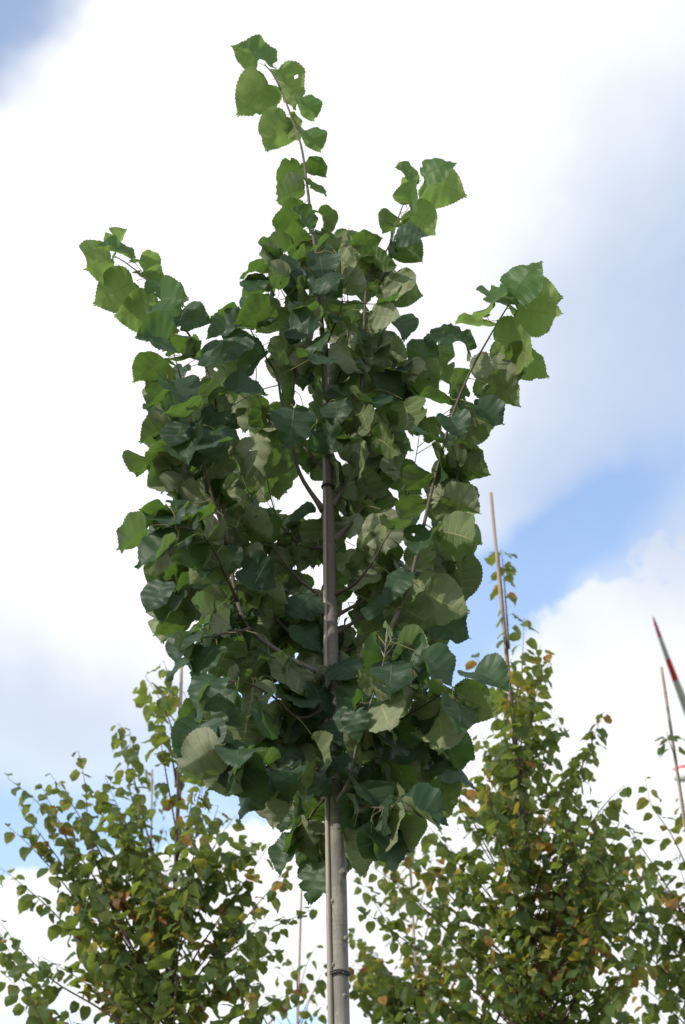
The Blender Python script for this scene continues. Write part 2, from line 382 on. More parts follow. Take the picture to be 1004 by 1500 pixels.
for q in range(3):
    ph = math.radians(PH0 + 120*q); up = (Z*math.cos(ph) - rr_*math.sin(ph)); tg = (Z*math.sin(ph) + rr_*math.cos(ph))
    secs = []
    ts = [0, .03, .08, .16, .3, .45, .59, .592, .73, .732, .87, .872, .95, .985, 1.0]; fm = []
    for t_ in ts:
        ch = np.interp(t_, [0, .05, .18, .5, .9, .97, 1], [.45, .5, .85, .56, .28, .2, .06]); th = np.interp(t_, [0, .05, .18, .5, 1], [.5, .5, .28, .13, .02])
        tw_ = math.radians(np.interp(t_, [0, .2, 1], [75, 68, 60])); c1 = tg*math.cos(tw_) + h*math.sin(tw_); c2 = h*math.cos(tw_) - tg*math.sin(tw_)
        cc = hub - wo + up*(BL*t_ + .7) + h*(1.1*t_*t_)
        secs.append([cc + c1*ch*math.cos(2*math.pi*k/12) + c2*th*math.sin(2*math.pi*k/12) for k in range(12)])
    b = loft(secs, 'blade', [M['grey'], M['red']], wt)
    idx = []
    for i in range(len(ts)-1): idx += [1 if (.591 <= ts[i] < .7305 or ts[i] >= .8715) else 0]*12
    b.data.polygons.foreach_set('material_index', idx + [0, 1])

# ------------------------------------------------------------------ canes
def cane(px0, py0, px1, py1, Y, r, label, m='old_bamboo', Yt=None):
    """a bamboo cane from the ground through two pixels of its sight line, at forward distance Y"""
    top = at(px0, py0, Yt or Y); low = at(px1, py1, Y)
    dr = (top-low)/(top.z-low.z); base_ = low - dr*low.z
    n = max(8, int(top.z/.07)); tb = TB(); pts = []; rd = []
    node = random.uniform(.2, .3); z = node
    zs = sorted(set([round(k*top.z/n, 4) for k in range(n+1)])); nodes = []
    while z < top.z: nodes.append(z); z += node*random.uniform(.9, 1.15)
    samples = zs + [q+e for q in nodes for e in (-.006, 0, .006) if .01 < q+e < top.z-.01]
    for zz in sorted(samples):
        bulge = 1.16 if any(abs(zz-q) < .002 for q in nodes) else 1.0
        pts.append(dr*zz + V((.004*math.sin(zz*1.7), .004*math.cos(zz*1.3), 0))); rd.append(r*bulge*(1-.35*zz/top.z))
    tb.tube(pts, rd, 10)
    o = tb.obj('bamboo_stake', M[m]); o.location = base_
    return tag(o, label, 'stake', 'bamboo stakes tied to the trees'), base_

# ------------------------------------------------------------------ the foreground linden
YM = 3.3
TR = [(499, 1500), (493, 1190), (487, 1000), (484.5, 800), (479.5, 640), (473, 500), (466, 400), (456, 320), (446, 240), (439, 205), (427, 170), (410, 128), (398, 106), (388, 95)]
TRR = [13.6, 12.8, 10.2, 7.2, 5.2, 3.7, 2.7, 2.3, 1.8, 1.6, 1.5, 1.3, 1.1, .9]     # half widths in photo pixels
tp = [at(x, y, YM + (0 if y > 380 else (380-y)*.0003)) for x, y in TR]
trr = [r*proj(p)[2]/F for r, p in zip(TRR, tp)]
root = V((tp[0].x, YM, 0))
tree = thing('linden_tree', root, 'tall young linden with large leaves and slim grey trunk, the sharp foreground tree', 'tree', None)
full = [root + (tp[0]-root)*k for k in (0, .012, .04, .15, .4, .7)] + tp
frad = [.046, .036, .029, .0265, .024, .022] + trr
sp = spline(full, 6); idx = np.linspace(0, len(full)-1, len(sp)); sr = np.interp(idx, range(len(full)), frad)
# cut the trunk part off where the leader turns into a green shoot
NL = 54
tb = TB(); tb.tube([p-root for p in sp[:-NL+1]], list(sr[:-NL+1]), 16, 0, True, .035); trunk = tb.obj('trunk', M['bark'], tree)
def knot(px, py, r, dx):
    p = at(px, py, YM-.019) - root; tk = TB(); out = V((dx, -.8, -.05)).normalized()
    tk.tube([p - out*r*1.5, p - out*r*.75, p-out*r*.45, p-out*r*.38, p-out*r*.6], [r*1.5, r*1.25, r*.95, r*.62, r*.4], 12, 0, True, .12)
    return tk.obj('bark_knot', M['bark'], trunk)
knot(506, 1277, .0085, .55); knot(510, 1374, .0045, .9); knot(508, 1458, .0045, .8); knot(488, 1413, .004, -.1); knot(486, 1320, .005, -.3); knot(494, 1210, .0045, .1)

# branches: (pixel path from the trunk outwards, forward offset at the tip, radius at foot in mm)
BR = [
 ([(474, 748), (440, 695), (426, 640), (413, 590), (406, 552), (388, 520), (370, 488), (354, 455)], -.12, 6.0),
 ([(424, 632), (431, 560), (430, 500), (424, 450), (406, 415), (388, 388)], -.05, 3.5),
 ([(486, 742), (503, 712), (512, 680), (522, 630), (530, 560), (533, 490), (537, 420), (548, 385), (567, 366), (580, 330), (590, 302), (605, 272), (612, 255)], .15, 6.5),
 ([(487, 792), (513, 768), (536, 738), (556, 690), (575, 620), (604, 560), (626, 515), (634, 485)], .20, 6.5),
 ([(489, 1012), (535, 975), (572, 920), (596, 868), (613, 805), (630, 730), (648, 660), (664, 605), (690, 543), (718, 492), (742, 452), (750, 440)], -.30, 7.5),
 ([(486, 992), (445, 975), (405, 952), (366, 920), (348, 880), (336, 810), (327, 740), (322, 680), (318, 600), (304, 545), (290, 510), (266, 475), (240, 442), (213, 408), (186, 386), (168, 375)], -.22, 7.5),
 ([(334, 800), (312, 730), (292, 660), (275, 595), (264, 550), (254, 515), (247, 492)], -.38, 4.2),
 ([(486, 1100), (455, 1138), (430, 1134), (400, 1128), (370, 1112), (345, 1105), (325, 1092)], -.45, 5.0),
 ([(492, 1075), (530, 1085), (580, 1058), (620, 1034), (652, 1014), (684, 998)], -.35, 4.5),
 ([(494, 1178), (513, 1140), (524, 1090), (540, 1040), (560, 980), (568, 930)], -.38, 6.0),
 ([(478, 802), (445, 800), (412, 770), (395, 720), (385, 660)], .25, 4.5),
 ([(490, 872), (520, 855), (545, 825), (562, 795), (578, 770)], -.18, 4.5),
 ([(486, 1030), (440, 1052), (400, 1020), (360, 1000), (330, 998)], -.28, 5.0),
 ([(497, 1175), (540, 1170), (590, 1152), (630, 1130), (655, 1125)], .18, 4.5),
 ([(492, 1165), (530, 1180), (570, 1185), (600, 1190)], -.25, 3.8),
 ([(488, 1150), (460, 1190), (440, 1215), (425, 1235)], .12, 3.2),
 ([(484, 960), (430, 930), (380, 880), (330, 860), (280, 850), (250, 865)], .12, 6.0),
 ([(488, 960), (540, 940), (590, 905), (640, 880)], .30, 5.0),
 ([(476, 600), (500, 540), (512, 480), (508, 420), (505, 370)], .22, 3.5),
 ([(478, 690), (440, 650), (400, 620), (370, 590)], .3, 3.5),
 ([(480, 500), (500, 450), (500, 400), (498, 375)], -.1, 2.5),
 ([(366, 922), (320, 930), (285, 945), (262, 955)], -.3, 3.5),
 ([(348, 880), (310, 800), (280, 775), (245, 772)], -.45, 3.5),
 ([(488, 905), (540, 870), (575, 800), (600, 720), (612, 655)], .12, 4.5),
 ([(488, 930), (560, 885), (612, 840), (655, 800)], .22, 4.5),
 ([(482, 880), (440, 850), (400, 800), (372, 740), (352, 690)], .12, 4.5),
 ([(487, 1060), (440, 1085), (390, 1075), (340, 1060)], .12, 4.0),
 ([(490, 1090), (540, 1110), (600, 1100), (640, 1075)], .10, 4.0),
]
class Br: pass
branches = []
for pts, dY, r0 in BR:
    b = Br(); n = len(pts); b.par = None
    y0 = YM
    if pts[0] in ((424, 632),): y0 = YM-.03
    if pts[0] in ((334, 800), (348, 880), (366, 922)): y0 = YM-.12
    b.P = [at(x, y, y0 + (YM + dY - y0)*(k/(n-1))**.8 if k else y0) for k, (x, y) in enumerate(pts)]
    b.S = spline(b.P, 6); b.R = [max(.0011, r0*.001*(1-.82*(k/(len(b.S)-1))**.8)) for k in range(len(b.S))]
    b.R = [r_*(1+.7*math.exp(-k/1.6)) for k, r_ in enumerate(b.R)]
    b.px = [proj(p)[:2] for p in b.S]; b.tb = TB(); b.tb.tube([p-root for p in b.S], b.R, 8, 0, True, .04); b.r0 = r0
    branches.append(b)
lead = Br(); lead.S = sp[-NL:]; lead.R = list(sr[-NL:]); lead.px = [proj(p)[:2] for p in lead.S]; lead.tb = TB(); lead.tb.tube([p-root for p in lead.S], lead.R, 12, 0, True, .03)
allb = branches + [lead]
def nearest_px(x, y):
    best = None
    for b in allb:
        for k, (u, v) in enumerate(b.px):
            d = (u-x)**2 + (v-y)**2
            if best is None or d < best[0]: best = (d, b, k)
    return best[1], best[2]
def nearest_3d(p):
    best = None
    for b in allb:
        for k, q in enumerate(b.S):
            d = (q-p).length_squared
            if best is None or d < best[0]: best = (d, b, k)
    return best[1], best[2], math.sqrt(best[0])
def petiole(P, a, n):
    b, k, d = nearest_3d(P - a*.02)
    q = b.S[k]; e = P - a*min(.05, .5*d) + V((0, 0, .01))
    pts = spline([q, q*.45 + e*.55 + V((0, 0, -.006)), P], 4)
    b.tb.tube([p-root for p in pts], [(.0011 if d < .14 else .0016)*(1-.25*i/(len(pts)-1)) for i in range(len(pts))], 5, 1 if d < .14 else 0, False)

# blades read off the photograph: base x, y, tip x, y, apparent width, side seen (u = pale underside, t = upper side)
LV = """397 118 365 152 55 u;380 92 350 72 30 u;403 98 366 64 24 t;405 97 432 140 36 u;438 142 460 156 13 t;422 168 395 202 46 u;425 168 447 195 22 u;445 190 465 198 9 t
443 240 405 262 32 u;446 235 470 240 17 u;449 275 411 286 34 u;452 272 473 276 15 u;452 305 407 330 40 u;458 338 443 308 20 t;462 310 490 315 9 u;455 343 416 360 27 u;457 375 411 382 32 u;467 338 497 344 10 u
400 385 352 388 28 u;495 352 475 370 22 t;513 362 546 345 30 u;617 266 661 275 55 u;618 262 648 232 28 t;610 268 605 240 11 t;612 270 578 268 7 u;597 305 631 331 44 u;600 303 600 277 26 t;588 318 568 330 20 u
578 345 611 338 22 t;577 350 610 372 40 u;575 350 562 362 24 u;166 378 120 395 58 u;198 385 157 353 15 t;168 370 173 342 16 u;202 381 225 378 10 u;200 411 152 438 57 u;203 398 230 413 17 u;228 412 260 418 8 t
235 450 180 460 58 u;222 448 257 470 18 t;255 468 285 457 8 t;233 442 248 428 15 t;352 450 314 460 28 u;362 475 308 482 30 t;365 490 316 516 36 t;392 510 345 540 36 t;394 405 358 430 32 u;388 408 363 420 19 t
415 445 380 480 48 u;445 392 403 400 28 t;430 540 458 500 42 u;540 400 572 420 40 u;570 422 612 432 48 u;545 460 577 475 46 u;575 465 594 487 24 t;545 507 587 527 52 u;568 546 590 535 18 u;627 492 662 478 14 t
626 497 612 528 46 t;620 532 600 562 36 t;628 530 657 550 32 u;750 440 772 386 48 t;752 452 816 460 62 u;760 430 807 438 50 u;715 470 677 470 15 u;713 462 722 425 20 u;718 427 736 420 14 u;719 497 791 515 68 u
735 520 796 527 42 u;687 518 680 475 13 t;691 555 752 547 62 u;710 560 760 572 42 u;748 445 733 434 17 u;660 582 622 578 22 u;658 580 668 545 24 u;668 624 716 622 56 u;690 590 734 612 30 t;637 648 628 613 42 u
660 650 709 658 26 u;652 683 710 685 46 u;650 665 630 693 18 u;635 692 605 695 7 u;645 728 700 738 46 u;622 728 590 742 24 u;643 777 701 788 64 u;632 817 693 835 62 u;617 862 672 900 68 u;587 890 628 905 42 u
575 775 598 745 38 u;632 775 608 798 30 t;600 835 560 860 22 t;620 905 682 925 48 t;580 943 620 948 56 u;612 955 668 985 32 t;660 1010 724 1035 60 u;690 985 732 982 20 t;640 1020 650 1090 74 u;555 1028 580 1072 58 u
664 1022 690 1050 16 t;570 1100 618 1095 36 t;625 1125 695 1120 18 t;640 1125 665 1180 54 u;585 1172 650 1192 24 t;590 1180 605 1228 52 u;545 1220 588 1260 32 t;520 1210 540 1270 38 u;298 1045 250 1060 48 u;322 1067 282 1055 40 t
326 1092 270 1120 62 u;352 1108 308 1156 66 u;388 1148 403 1202 56 u;388 1140 340 1180 24 t;333 1000 300 1040 42 u;345 1005 328 1048 26 t;370 995 372 1050 48 u;375 1045 345 1072 42 u;385 1080 412 1117 28 t
243 850 218 888 36 t;265 868 232 900 34 t;275 900 230 925 36 u;285 925 247 945 20 t;285 940 262 980 38 u;318 945 283 977 28 t;322 990 284 1000 16 t;295 860 268 897 42 u;290 840 322 868 36 t;222 668 202 684 24 u
260 665 222 685 34 u;272 705 238 737 46 u;306 720 265 742 56 u;245 740 213 750 36 u;270 750 228 760 24 u;220 770 169 797 38 u;290 775 206 808 52 t;258 795 213 826 32 u;275 815 237 838 22 u;325 760 300 817 46 u
250 500 228 482 32 t;255 490 278 500 28 u;245 525 205 542 38 u;265 520 287 515 28 u;285 518 315 512 9 t;262 555 212 578 36 u;245 555 270 577 22 t;278 605 243 590 36 t;262 617 210 637 46 u;262 650 218 667 42 u
308 590 272 555 38 u;320 568 337 532 38 u;325 575 382 565 22 t;312 600 272 642 46 u;330 612 325 578 28 u;370 570 362 627 42 u;315 645 285 692 42 u;325 620 343 656 28 u;342 652 370 692 38 u
478 1040 425 1072 66 u;462 1000 480 1042 30 t;485 1140 450 1145 22 t;475 1115 518 1130 26 t;470 1170 440 1217 44 u;460 1205 450 1260 38 u;440 1225 402 1268 36 t;470 1258 450 1310 42 t;440 1140 425 1182 32 u
433 912 470 950 36 t;560 940 535 980 32 u;400 905 492 900 24 u;425 755 455 748 22 t;450 640 455 682 46 u;552 600 525 560 36 u;540 600 520 642 36 u;500 400 530 425 40 u;505 440 490 480 40 u;520 510 500 555 44 u
430 580 400 600 40 u;455 520 440 560 40 t;500 620 530 640 42 u;520 690 545 730 42 u;560 640 590 680 44 u;575 690 612 715 46 u;545 760 575 740 40 u;520 800 560 815 42 u;400 690 370 730 44 u;380 750 410 790 44 t
345 700 390 720 46 u;345 760 395 785 48 u;350 830 400 850 50 t;430 830 395 870 46 u;365 940 330 985 50 u;410 960 380 1000 48 t;440 985 425 1030 46 u;520 930 560 915 44 u;530 1000 500 1045 46 t;545 1060 520 1110 52 u
600 1000 560 1040 50 u;560 1130 600 1165 52 u;530 1120 500 1160 44 t;430 1090 395 1130 44 t;540 880 580 900 44 t;460 870 425 890 40 t;560 540 600 580 44 t;420 480 455 470 40 t;455 430 430 470 44 u;400 520 430 560 44 u"""
big_leaves = []
def vis_leaf(bx, by, tx, ty, W, side):
    b, k = nearest_px(bx, by); Yb = b.S[k].y + random.uniform(-.03, .03) + (-.03 if side == 't' else .01)
    P = at(bx, by, Yb); v = (P-CAM).normalized(); dep = proj(P)[2]; T = CAM + ray(tx, ty)*((P-CAM).length)
    im = T-P; Lm = im.length; Wm = W*dep/F
    smin = .088 if by > 400 else .070
    s = max(Lm/1.0, Wm*.98, smin); s = min(s, .165)
    ca = min(.99, Lm/(s*1.04)); sa = math.sqrt(1-ca*ca)
    sg = -1 if side == 't' else random.choice((1, 1, -1))
    a = (im.normalized()*ca + v*sa*sg).normalized()
    nc = (-v - a*(-v).dot(a)).normalized();
    if side == 'u': nc = -nc
    ro = math.acos(max(.2, min(1, Wm/s)))
    s *= 1.22 if (by < 400 and bx > 400) or by < 345 else (1.14 if (bx < 262 or bx > 672) and by < 565 else 1.05)
    c = [(Matrix.Rotation(q*ro, 3, a) @ nc) for q in (1, -1)]; n = c[0] if c[0].z > c[1].z else c[1]
    vi = random.randrange(16) if W > 14 else random.randrange(16, 20)
    young = by < 200 or (bx < 240 and by < 455) or (bx > 590 and by < 335) or (bx > 690 and by < 545)
    big_leaves.append((leaf_matrix(P-root, a, n, s), vi + (100 if young else 0), True)); petiole(P, a, n)
for rec in LV.replace('\n', ';').split(';'):
    q = rec.split(); vis_leaf(*map(float, q[:5]), q[5])

def shingles(b, k0, outward, dens=1.0):
    d = 0.0; nxt = .02
    for k in range(len(b.S)-1):
        sl = (b.S[k+1]-b.S[k]).length
        while nxt < d + sl:
            p = b.S[k] + (b.S[k+1]-b.S[k])*((nxt-d)/sl); nxt += random.uniform(.022, .040)/dens
            if k < k0: continue
            sd = outward if random.random() < .66 else -outward
            a = V((sd*.9, random.gauss(.12, .35), -random.uniform(.05, .65))).normalized()
            n = V((sd*.25 + random.gauss(0, .3), .75 + random.gauss(0, .35), .65 + random.gauss(0, .2)))
            s = random.uniform(.070, .105); P = p + V((sd*random.uniform(.012, .04), random.uniform(-.05, .05), random.uniform(-.01, .01)))
            C = P + a*s*.5; x, y, dep = proj(C); rp = s*F/dep
            if any((x-hx)**2 + (y-hy)**2 < (hr + rp*.42)**2 for hx, hy, hr in HOLES): continue
            big_leaves.append((leaf_matrix(P-root, a, n, s), random.randrange(20), False)); petiole(P, a, n)
POLY = [(375, 378), (470, 345), (540, 348), (588, 420), (578, 500), (608, 540), (640, 490), (658, 520), (650, 570), (682, 600), (690, 660), (685, 760), (675, 860), (662, 925), (625, 950), (640, 1000), (690, 1015), (655, 1065), (672, 1120), (625, 1190), (560, 1235), (500, 1250), (470, 1290), (425, 1250), (410, 1180), (330, 1130), (285, 1110), (285, 1060), (310, 1010), (270, 960), (238, 900), (232, 850), (230, 790), (250, 745), (232, 670), (232, 600), (245, 540), (290, 570), (312, 560), (335, 470), (375, 440)]
HOLES = [(290, 500, 16), (318, 505, 8), (655, 575, 10), (598, 500, 12), (600, 455, 14), (335, 410, 16), (545, 335, 8), (452, 725, 24), (440, 742, 14), (352, 642, 16), (388, 560, 14), (376, 540, 14), (414, 578, 10), (452, 580, 9), (388, 497, 12), (345, 548, 12), (625, 662, 22), (642, 598, 10), (612, 740, 14), (625, 770, 9), (592, 797, 8), (468, 850, 12), (452, 838, 10), (530, 795, 9), (512, 880, 9), (505, 895, 6), (545, 448, 5), (500, 432, 8), (415, 438, 8), (436, 963, 7), (650, 985, 16), (400, 835, 5), (348, 848, 6), (320, 985, 7), (425, 1108, 7), (395, 1010, 5), (470, 1200, 8), (600, 690, 8), (487, 660, 5), (395, 735, 6)]
def inpoly(x, y, P):
    c = False; j = len(P)-1
    for i in range(len(P)):
        if (P[i][1] > y) != (P[j][1] > y) and x < (P[j][0]-P[i][0])*(y-P[i][1])/(P[j][1]-P[i][1]) + P[i][0]: c = not c
        j = i
    return c
for bi, k0, ow in ((0, 18, -1), (1, 4, -1), (2, 14, 1), (3, 14, 1), (4, 20, 1), (5, 24, -1), (6, 2, -1), (10, 10, -1), (11, 8, 1), (16, 14, -1), (18, 8, 1), (23, 8, 1), (24, 8, 1), (25, 8, -1)):
    b = branches[bi]; kk = len(b.S)
    if bi in (4, 5): b2_ = Br(); b2_.S = b.S[:int(kk*(.70 if bi == 4 else .62))]; shingles(b2_, k0, ow, 1.1)
    elif bi == 2: b2_ = Br(); b2_.S = b.S[:int(kk*.66)]; shingles(b2_, k0, ow, 1.0)
    else: shingles(b, k0, ow, .9)
cnt = 0; tries = 0
occ = [proj(l[0] @ V((0, .5, 0)) + root)[:2] for l in big_leaves]
while cnt < 560 and tries < 60000:
    tries += 1
    x, y = random.uniform(210, 700), random.uniform(345, 1300)
    if not inpoly(x, y, POLY): continue
    s = random.uniform(.065, .112); rp = s*F/4.0
    if any((x-hx)**2 + (y-hy)**2 < (hr + rp*.40)**2 for hx, hy, hr in HOLES): continue
    lim = 2 if tries < 20000 or y < 620 else 3
    if sum(1 for u_, v_ in occ if (u_-x)**2 + (v_-y)**2 < 460) >= lim: continue
    b, k = nearest_px(x, y); Y = b.S[k].y + (abs(random.gauss(.06, .08)) if y > 690 else random.gauss(.02, .10))
    if y > 960: Y += random.uniform(-.12, .05)
    C = at(x, y, Y)
    out = V((C.x-root.x, C.y-root.y, 0)); out = out.normalized() if out.length > .02 else V((1, 0, 0))
    out = Matrix.Rotation(random.gauss(0, .8), 3, 'Z') @ out
    dr = math.radians(random.uniform(10, 78)); a = out*math.cos(dr) - Z*math.sin(dr); n = out*math.sin(dr) + Z*math.cos(dr)
    n = Matrix.Rotation(random.gauss(0, .5), 3, a) @ n; P = C - a*s*.5
    if n.dot((CAM-P).normalized()) > 0 and random.random() < .4: continue
    txc = np.interp(y, [500, 640, 800, 1000, 1190, 1500], [473, 478, 482, 484, 490, 497])
    if abs(x-txc) < rp*.5+10 and C.y < YM+.06 and (690 < y < 880 or y > 1150): continue
    if nearest_3d(P)[2] > .17: continue
    big_leaves.append((leaf_matrix(P-root, a, n, s), random.randrange(20), False)); petiole(P, a, n); cnt += 1; occ.append((x, y))
print('fillers', cnt, tries, len(big_leaves))
for b in branches: b.tb.obj('branch', [M['twig'] if b.r0 < 5.5 else M['bark'], M['petiole']], tree)
lead.tb.obj('leader_shoot', [M['bark'], M['petiole']], tree)
def show(m, size_only=False):
    p = m.translation + root; x, y, d = proj(p); return d
ex = [l for l in big_leaves if l[2]]; fi = sorted([l for l in big_leaves if not l[2]], key=lambda l: show(l[0]))
parts = (ex + fi)[:300]; rest = (ex + fi)[300:]
for m, vi, _ in parts:
    o = bpy.data.objects.new('leaf', YOUNGD[vi-100] if vi >= 100 else BIGD[vi]); link(o, tree); o.matrix_local = m
leaf_cloud('crown', [(m, vi) for m, vi, _ in rest], BIG, M['leaf'], tree)

def ring_tie(name, px, py, Y, rx, label=None, n=20, parent=None, org=V((0, 0, 0))):
    c = at(px, py, Y); tb = TB(); pts = [c - org + V((math.cos(a)*rx, math.sin(a)*rx*.85, .0015*math.sin(3*a))) for a in np.linspace(0, 2*math.pi, n+1)]
    for dz in (-.0022, .0022): tb.tube([p + V((0, 0, dz)) for p in pts], [.0018]*len(pts), 6, 0, False)
    tail = c - org + V((rx*.2, -rx*.86, 0)); tb.tube([tail, tail + V((.008, -.004, -.004)), tail + V((.014, -.003, -.012))], [.0016, .0014, .001], 6)
    return tb.obj(name, M['tie'])
st, _ = cane(474.5, 600, 486.5, 1500, YM-.010, .0074, 'pale bamboo cane tied along the left side of the grey foreground trunk', 'bamboo', YM-.004)
tie1 = tag(ring_tie('plant_tie', 496, 1427, YM-.002, .0258), 'black tie round the grey trunk low in the photo', 'tie', 'black ties on the foreground trunk')
tie2 = tag(ring_tie('plant_tie', 481, 713, YM, .0168), 'black tie round the brown upper stem inside the crown', 'tie', 'black ties on the foreground trunk')

# ------------------------------------------------------------------ trees behind
def small_tree(label, Y, trunk_px, shoots, fillers, nleaf, lsize, spread, name='linden_tree', density=1.0, r_base=.035, outline=None, maxparts=300):
    """trunk_px: pixel path top -> bottom; shoots: pixel paths tip -> trunk"""
    tp_ = [at(x, y, Y) for x, y in trunk_px]; low = tp_[-1]; rt = V((low.x, low.y, 0))
    tr_ = thing(name, rt, label, 'tree', 'small-leaved lindens behind')
    H = tp_[0].z; tb = TB()
    path = [rt, rt + V((0, 0, .05))] + [rt + (low-rt)*k for k in (.3, .6)] + tp_[::-1]; S_ = spline(path, 5)
    tb.tube([p-rt for p in S_], [max(.003, r_base*(1-.93*max(0, p.z/H)**.9)) * (1.35 if p.z < .03 else 1) for p in S_], 10, 0, True, .05)
    tb.obj('trunk', M['bg_bark'], tr_)
    axis = lambda z: rt + (tp_[0]-rt)*(z/H)
    lv = []
    def add_shoot(P, density_, full=False):
        S2 = spline(P, 5); n = len(S2); sb = TB(); L = sum((S2[i+1]-S2[i]).length for i in range(n-1)); r0 = .0025 + .0045*min(1, L/1.2)
        sb.tube([p-rt for p in S2], [max(.0012, r0*(k/(n-1))**.8) for k in range(n)], 5, 0, False)
        d = 0; nxt = 0.0; sgn = 1; step = .036/density_
        for i in range(n-1):
            seg = S2[i+1]-S2[i]; sl = seg.length
            while nxt < d+sl:
                p = S2[i] + seg*((nxt-d)/sl); q = nxt/L
                t_ = -seg.normalized(); sgn = -sgn
                side = t_.cross(V((0, 0, 1))); side = side.normalized() if side.length > .05 else V((1, 0, 0))
                side = Matrix.Rotation(random.uniform(-1.2, 1.2), 3, t_) @ side*sgn
                a = (side*1.0 + t_*random.uniform(-.1, .5) - Z*random.uniform(.2, 1.0)).normalized()
                up = Z + side*.4 + V((random.gauss(0, .45), random.gauss(0, .45), 0))
                s = lsize*random.uniform(.7, 1.2)*(.6 + .4*min(1, q*6+.2))
                base_ = p + (side*.7 - Z*.2).normalized()*random.uniform(.012, .03)
                sb.tube([p-rt, base_-rt], [.0009, .0007], 3, 0, False)
                if random.random() > .75*max(0, (q-.35)/.65): lv.append((leaf_matrix(base_-rt, a, up, s), random.randrange(len(SMALL))))
                nxt += step*random.uniform(.6, 1.5)
            d += sl
        return sb
    sbs = []
    for path_ in shoots:
        m_ = len(path_); dY = random.uniform(-spread, spread)*.7
        sbs.append(add_shoot([at(x, y, Y + dY*(1-k/(m_-1))) for k, (x, y) in enumerate(path_)], density))
    made = 0; tr = 0
    while made < fillers and tr < fillers*30:
        tr += 1
        z0 = random.uniform(.42, .80)*H; p0 = axis(z0); az = random.uniform(0, 6.283); L = random.uniform(.35, 1.0)*spread*1.25*(1.15-.75*(z0/H-.45)/.48)
        o = V((math.cos(az), math.sin(az), 0)); rise = random.uniform(.5, 1.1)
        P = [p0 + o*L + Z*L*rise*1.25, p0 + o*L*.62 + Z*L*rise*.62, p0 + o*L*.3 + Z*L*rise*.22, p0]
        x, y, _ = proj(P[0])
        if outline and not inpoly(x, y, outline): continue
        sbs.append(add_shoot(P, density*1.1)); made += 1
    for sb in sbs: sb.obj('branch', M['bg_twig'], tr_)
    def key(l):
        x, y, dd = proj(l[0].translation + rt); return dd + (50 if not (-5 < x < PW+5 and y < PH+5) else 0)
    lv.sort(key=key)
    for m, vi in lv[:maxparts]:
        o = bpy.data.objects.new('leaf', SMALLD[vi]); link(o, tr_); o.matrix_local = m
    if len(lv) > maxparts: leaf_cloud('crown', lv[maxparts:], SMALL, M['bg_leaf'], tr_)
    return tr_, len(lv)

LS = [[(12, 1140), (60, 1180), (110, 1245), (160, 1320), (200, 1400), (246, 1490)], [(75, 1135), (100, 1170), (122, 1205), (152, 1260), (187, 1350), (248, 1450)],
      [(115, 1100), (125, 1150), (131, 1220), (150, 1290), (182, 1370), (248, 1460)], [(150, 1155), (165, 1190), (190, 1240), (215, 1300), (252, 1390)],
      [(175, 1060), (185, 1100), (191, 1160), (206, 1210), (226, 1290), (253, 1370)], [(190, 1068), (194, 1120), (204, 1175), (222, 1240), (254, 1330)],
      [(240, 968), (252, 1005), (262, 1035), (263, 1070)], [(213, 990), (232, 1020), (250, 1060), (260, 1105)], [(208, 1005), (228, 1040), (248, 1090), (259, 1150)], [(228, 1040), (235, 1080), (242, 1125), (257, 1210)],
      [(285, 1150), (278, 1190), (258, 1270)], [(345, 1195), (320, 1230), (290, 1290), (255, 1370)], [(300, 1125), (288, 1180), (258, 1260)], [(372, 1230), (340, 1262), (300, 1320), (254, 1410)],
      [(396, 1235), (360, 1290), (305, 1370), (252, 1460)], [(462, 1330), (430, 1345), (380, 1368), (320, 1408), (250, 1490)], [(425, 1270), (390, 1310), (330, 1380), (250, 1480)], [(410, 1390), (360, 1420), (300, 1470), (250, 1530)],
      [(2, 1272), (28, 1292), (72, 1330), (130, 1390), (200, 1450), (248, 1510)], [(10, 1208), (45, 1240), (90, 1290), (150, 1370), (220, 1450), (248, 1500)], [(2, 1352), (30, 1390), (80, 1438), (150, 1480), (248, 1550)],
      [(5, 1425), (40, 1460), (90, 1500), (160, 1540), (248, 1590)], [(60, 1150), (90, 1210), (130, 1290), (190, 1390), (248, 1480)], [(30, 1185), (80, 1250), (140, 1340), (248, 1480)],
      [(440, 1450), (380, 1475), (310, 1510), (248, 1570)], [(320, 1180), (300, 1240), (256, 1350)], [(270, 1080), (270, 1130), (260, 1190)], [(360, 1330), (320, 1380), (252, 1470)], [(100, 1330), (150, 1390), (248, 1500)], [(60, 1400), (140, 1450), (248, 1540)]]
OL = [(262, 1000), (330, 1180), (400, 1260), (440, 1400), (450, 1800), (-150, 1800), (-60, 1350), (0, 1260), (70, 1200), (180, 1110)]
nl = {}
_, nl['L'] = small_tree('autumn-tinged linden rising beside a cane at the left of the photo', 7.0, [(264, 1000), (260, 1180), (250, 1500)], LS, 88, 0, .073, .62, outline=OL, density=1.35)
